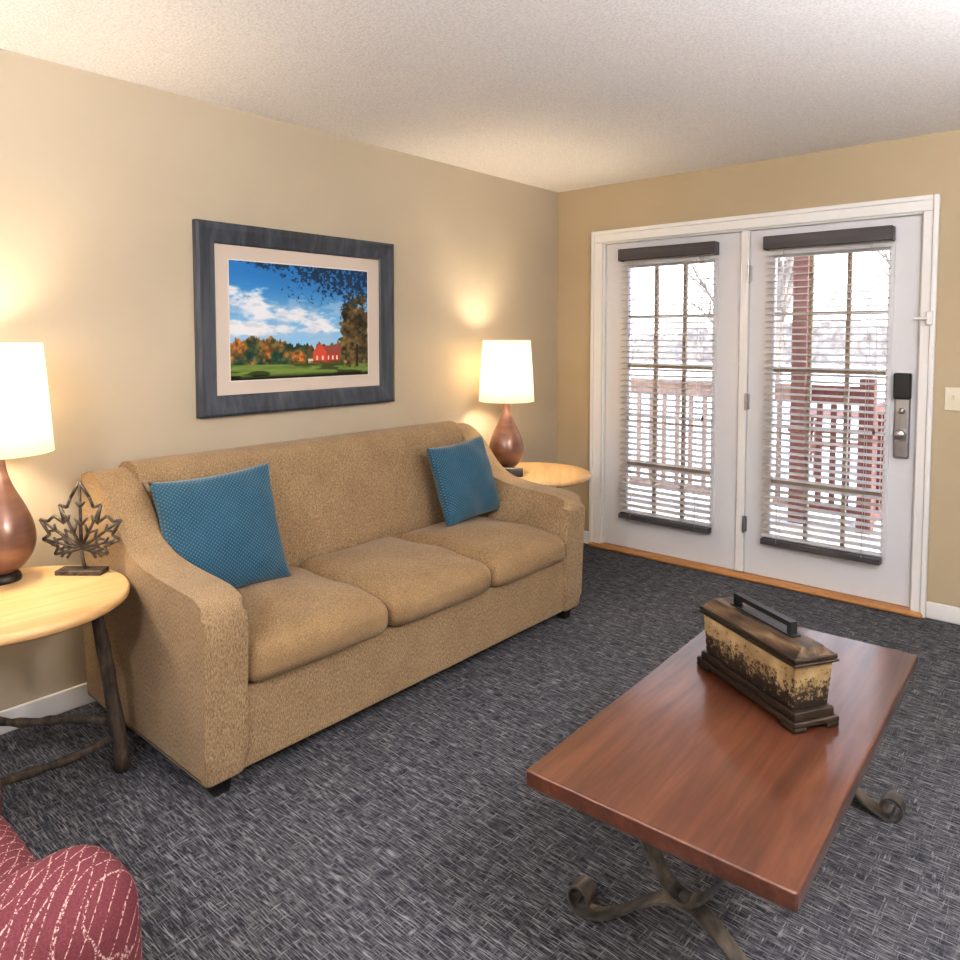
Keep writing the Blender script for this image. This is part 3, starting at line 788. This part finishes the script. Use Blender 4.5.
redwood = wood("red_brown_stain", (0.075,0.022,0.017,1), (0.13,0.043,0.032,1), (0.20,0.08,0.06,1), 'z', 0.7)
palewood = wood("glare_paled_wood", (0.20,0.125,0.10,1), (0.30,0.20,0.165,1), (0.40,0.29,0.24,1), 'z', 0.7)  # paled wood: overexposure glare outdoors is put into the colour
rl = root("deck_railing", (0, 1.7, -0.03), "glare-paled wooden deck railing with square balusters", "railing")
for rb in ((-3.0, 1.07, -0.045, 0.045, 1.05, 1.09), (-3.0, 1.07, -0.02, 0.02, 0.95, 1.05), (-3.0, 1.07, -0.02, 0.02, 0.10, 0.18)):
    box("rail", rb, palewood, rl)
bmesh_b = box("baluster", (-0.016, 0.016, -0.016, 0.016, 0.17, 0.96), palewood, rl, loc=(-2.9, 0, 0))
x = -2.78
while x < 1.05:
    k = bmesh_b.copy(); k.location = (x, 0, 0); COL.objects.link(k); x += 0.125
box("post", (-0.05, 0.05, -0.05, 0.05, 0.0, 1.15), palewood, rl, loc=(-1.2, 0, 0))
po = root("deck_railing", (1.36, 1.7, -0.03), "red brown wooden deck railing with tall roof post", "railing")
box("post", (-0.055, 0.055, -0.055, 0.055, 0.0, 2.75), redwood, po, loc=(-0.235, 0, 0))
box("post", (-0.05, 0.05, -0.05, 0.05, 0.0, 1.15), redwood, po, loc=(0.25, 0, 0))
for rb in ((-0.18, 0.20, -0.045, 0.045, 1.05, 1.09), (-0.18, 0.20, -0.02, 0.02, 0.95, 1.05), (-0.18, 0.20, -0.02, 0.02, 0.10, 0.18)):
    box("rail", rb, redwood, po)
for i in range(3):
    box("baluster", (-0.018, 0.018, -0.018, 0.018, 0.17, 0.96), redwood, po, loc=(-0.085+0.10*i, 0, 0))
rl2 = root("deck_railing", (1.61, 1.80, -0.35), "red brown wooden stair railing beyond the deck", "railing")
box("rail", (-0.03, 0.03, 0.0, 2.3, 1.20, 1.26), redwood, rl2)
box("rail", (-0.02, 0.02, 0.0, 2.3, 0.35, 0.43), redwood, rl2)
b2 = box("baluster", (-0.018, 0.018, -0.018, 0.018, 0.40, 1.22), redwood, rl2, loc=(0, 0.12, 0))
for i in range(1, 16):
    k = b2.copy(); k.location = (0, 0.12+0.14*i, 0); COL.objects.link(k)
box("post", (-0.05, 0.05, -0.05, 0.05, 0.0, 1.32), redwood, rl2, loc=(0, 2.3, 0))
pt = root("picnic_table", (0.5, 6.3, -0.35), "red brown wooden picnic table on pale ground", "picnic table", rotz=rad(20))
boxes("tabletop", [(-0.9, 0.9, -0.36+0.15*i, -0.36+0.15*i+0.14, 0.72, 0.76) for i in range(5)], redwood, pt)
for s in (-1, 1):
    boxes("bench", [(-0.9, 0.9, s*0.72-0.13, s*0.72+0.13, 0.42, 0.46)], redwood, pt)
    boxes("leg_frame", [(s*0.65-0.03, s*0.65+0.03, -0.85, 0.85, 0.33, 0.42), (s*0.65-0.03, s*0.65+0.03, -0.35, 0.35, 0.63, 0.72),
                        (s*0.65+0.03, s*0.65+0.07, -0.5, -0.42, 0.0, 0.72), (s*0.65+0.03, s*0.65+0.07, 0.42, 0.5, 0.0, 0.72)], redwood, pt)
treem = M("tree_bark_grey", rough=0.9); treem.color(treem.ramp(treem.noise(treem.coord((3,3,1)), 2, 4), [(0.35,(0.12,0.10,0.09,1)),(0.7,(0.28,0.24,0.21,1))]))
def make_tree(seed):
    rnd = random.Random(seed); bm = bmesh.new()
    def br(p, d, l, r, dep):
        pts = [p]; q = p.copy(); dd = d.copy()
        for i in range(4):
            dd = (dd+Vector((rnd.uniform(-1,1), rnd.uniform(-1,1), rnd.uniform(-0.3,0.6)))*0.12).normalized()
            q = q+dd*l/4; pts.append(q.copy())
        add_tube(bm, pts, [r*(1-0.12*i) for i in range(5)], 6 if dep > 2 else 4)
        if dep == 0: return
        for i in range(4 if dep > 1 else 3):
            t = pts[rnd.choice((2, 3, 4))]
            a = rnd.uniform(0, 6.28); sp = rnd.uniform(0.5, 0.9)
            nd = (dd+Vector((math.cos(a), math.sin(a), 0.25))*sp).normalized()
            br(t, nd, l*rnd.uniform(0.5, 0.68), r*0.52, dep-1)
    br(Vector((0, 0, 0)), Vector((0, 0, 1)), 3.0, 0.16, 4)
    return finish("bare_tree", bm, treem.m, None, smooth=True)
GZ = -0.37
t0 = make_tree(5); t0.location = (-1.8, 9, GZ)
tag(t0, "leafless winter tree outside", "tree", group="bare trees outside")
t1 = make_tree(9); t1.location = (2.6, 16, GZ)
tag(t1, "leafless winter tree outside", "tree", group="bare trees outside")
rnd = random.Random(4)
for i, (x, y) in enumerate(((-9.5, 14), (-5.0, 19), (-14, 21), (-3, 27), (6.5, 25), (-17.5, 13.5), (-11, 30))):
    k = (t0 if i % 2 else t1).copy(); k.location = (x, y, GZ); k.rotation_euler = (0, 0, rnd.uniform(0, 6))
    COL.objects.link(k)

# ------------------------------------------------------------ lights / world
w = bpy.data.worlds.new("world"); scene.world = w; w.use_nodes = True
nt = w.node_tree; bg = nt.nodes["Background"]
tc = nt.nodes.new("ShaderNodeTexCoord"); sp = nt.nodes.new("ShaderNodeSeparateXYZ"); rp = nt.nodes.new("ShaderNodeValToRGB")
nt.links.new(tc.outputs["Generated"], sp.inputs[0]); nt.links.new(sp.outputs[2], rp.inputs["Fac"])
rp.color_ramp.elements[0].position = 0.0; rp.color_ramp.elements[0].color = (1.0, 0.98, 0.95, 1)
rp.color_ramp.elements[1].position = 0.7; rp.color_ramp.elements[1].color = (0.55, 0.72, 1.0, 1)
nt.links.new(rp.outputs["Color"], bg.inputs["Color"]); bg.inputs["Strength"].default_value = 3.8
sd = bpy.data.lights.new("sun", 'SUN'); sd.energy = 9; sd.angle = rad(1.5); sd.color = (1, 0.93, 0.82)
so = bpy.data.objects.new("sun", sd); so.rotation_euler = Vector((-0.9, -0.10, -0.75)).to_track_quat('-Z', 'Y').to_euler(); so.location = (6, 6, 8); COL.objects.link(so)

# ------------------------------------------------------------ camera
cd = bpy.data.cameras.new("camera"); cd.sensor_width = 36; cd.lens = 36*731/960; cd.shift_y = -0.10625; cd.clip_start = 0.05; cd.clip_end = 300
co = bpy.data.objects.new("camera", cd); co.location = (2.99, -4.265, 1.43); co.rotation_euler = (rad(90-3.2), 0, rad(41.07))
COL.objects.link(co); scene.camera = co
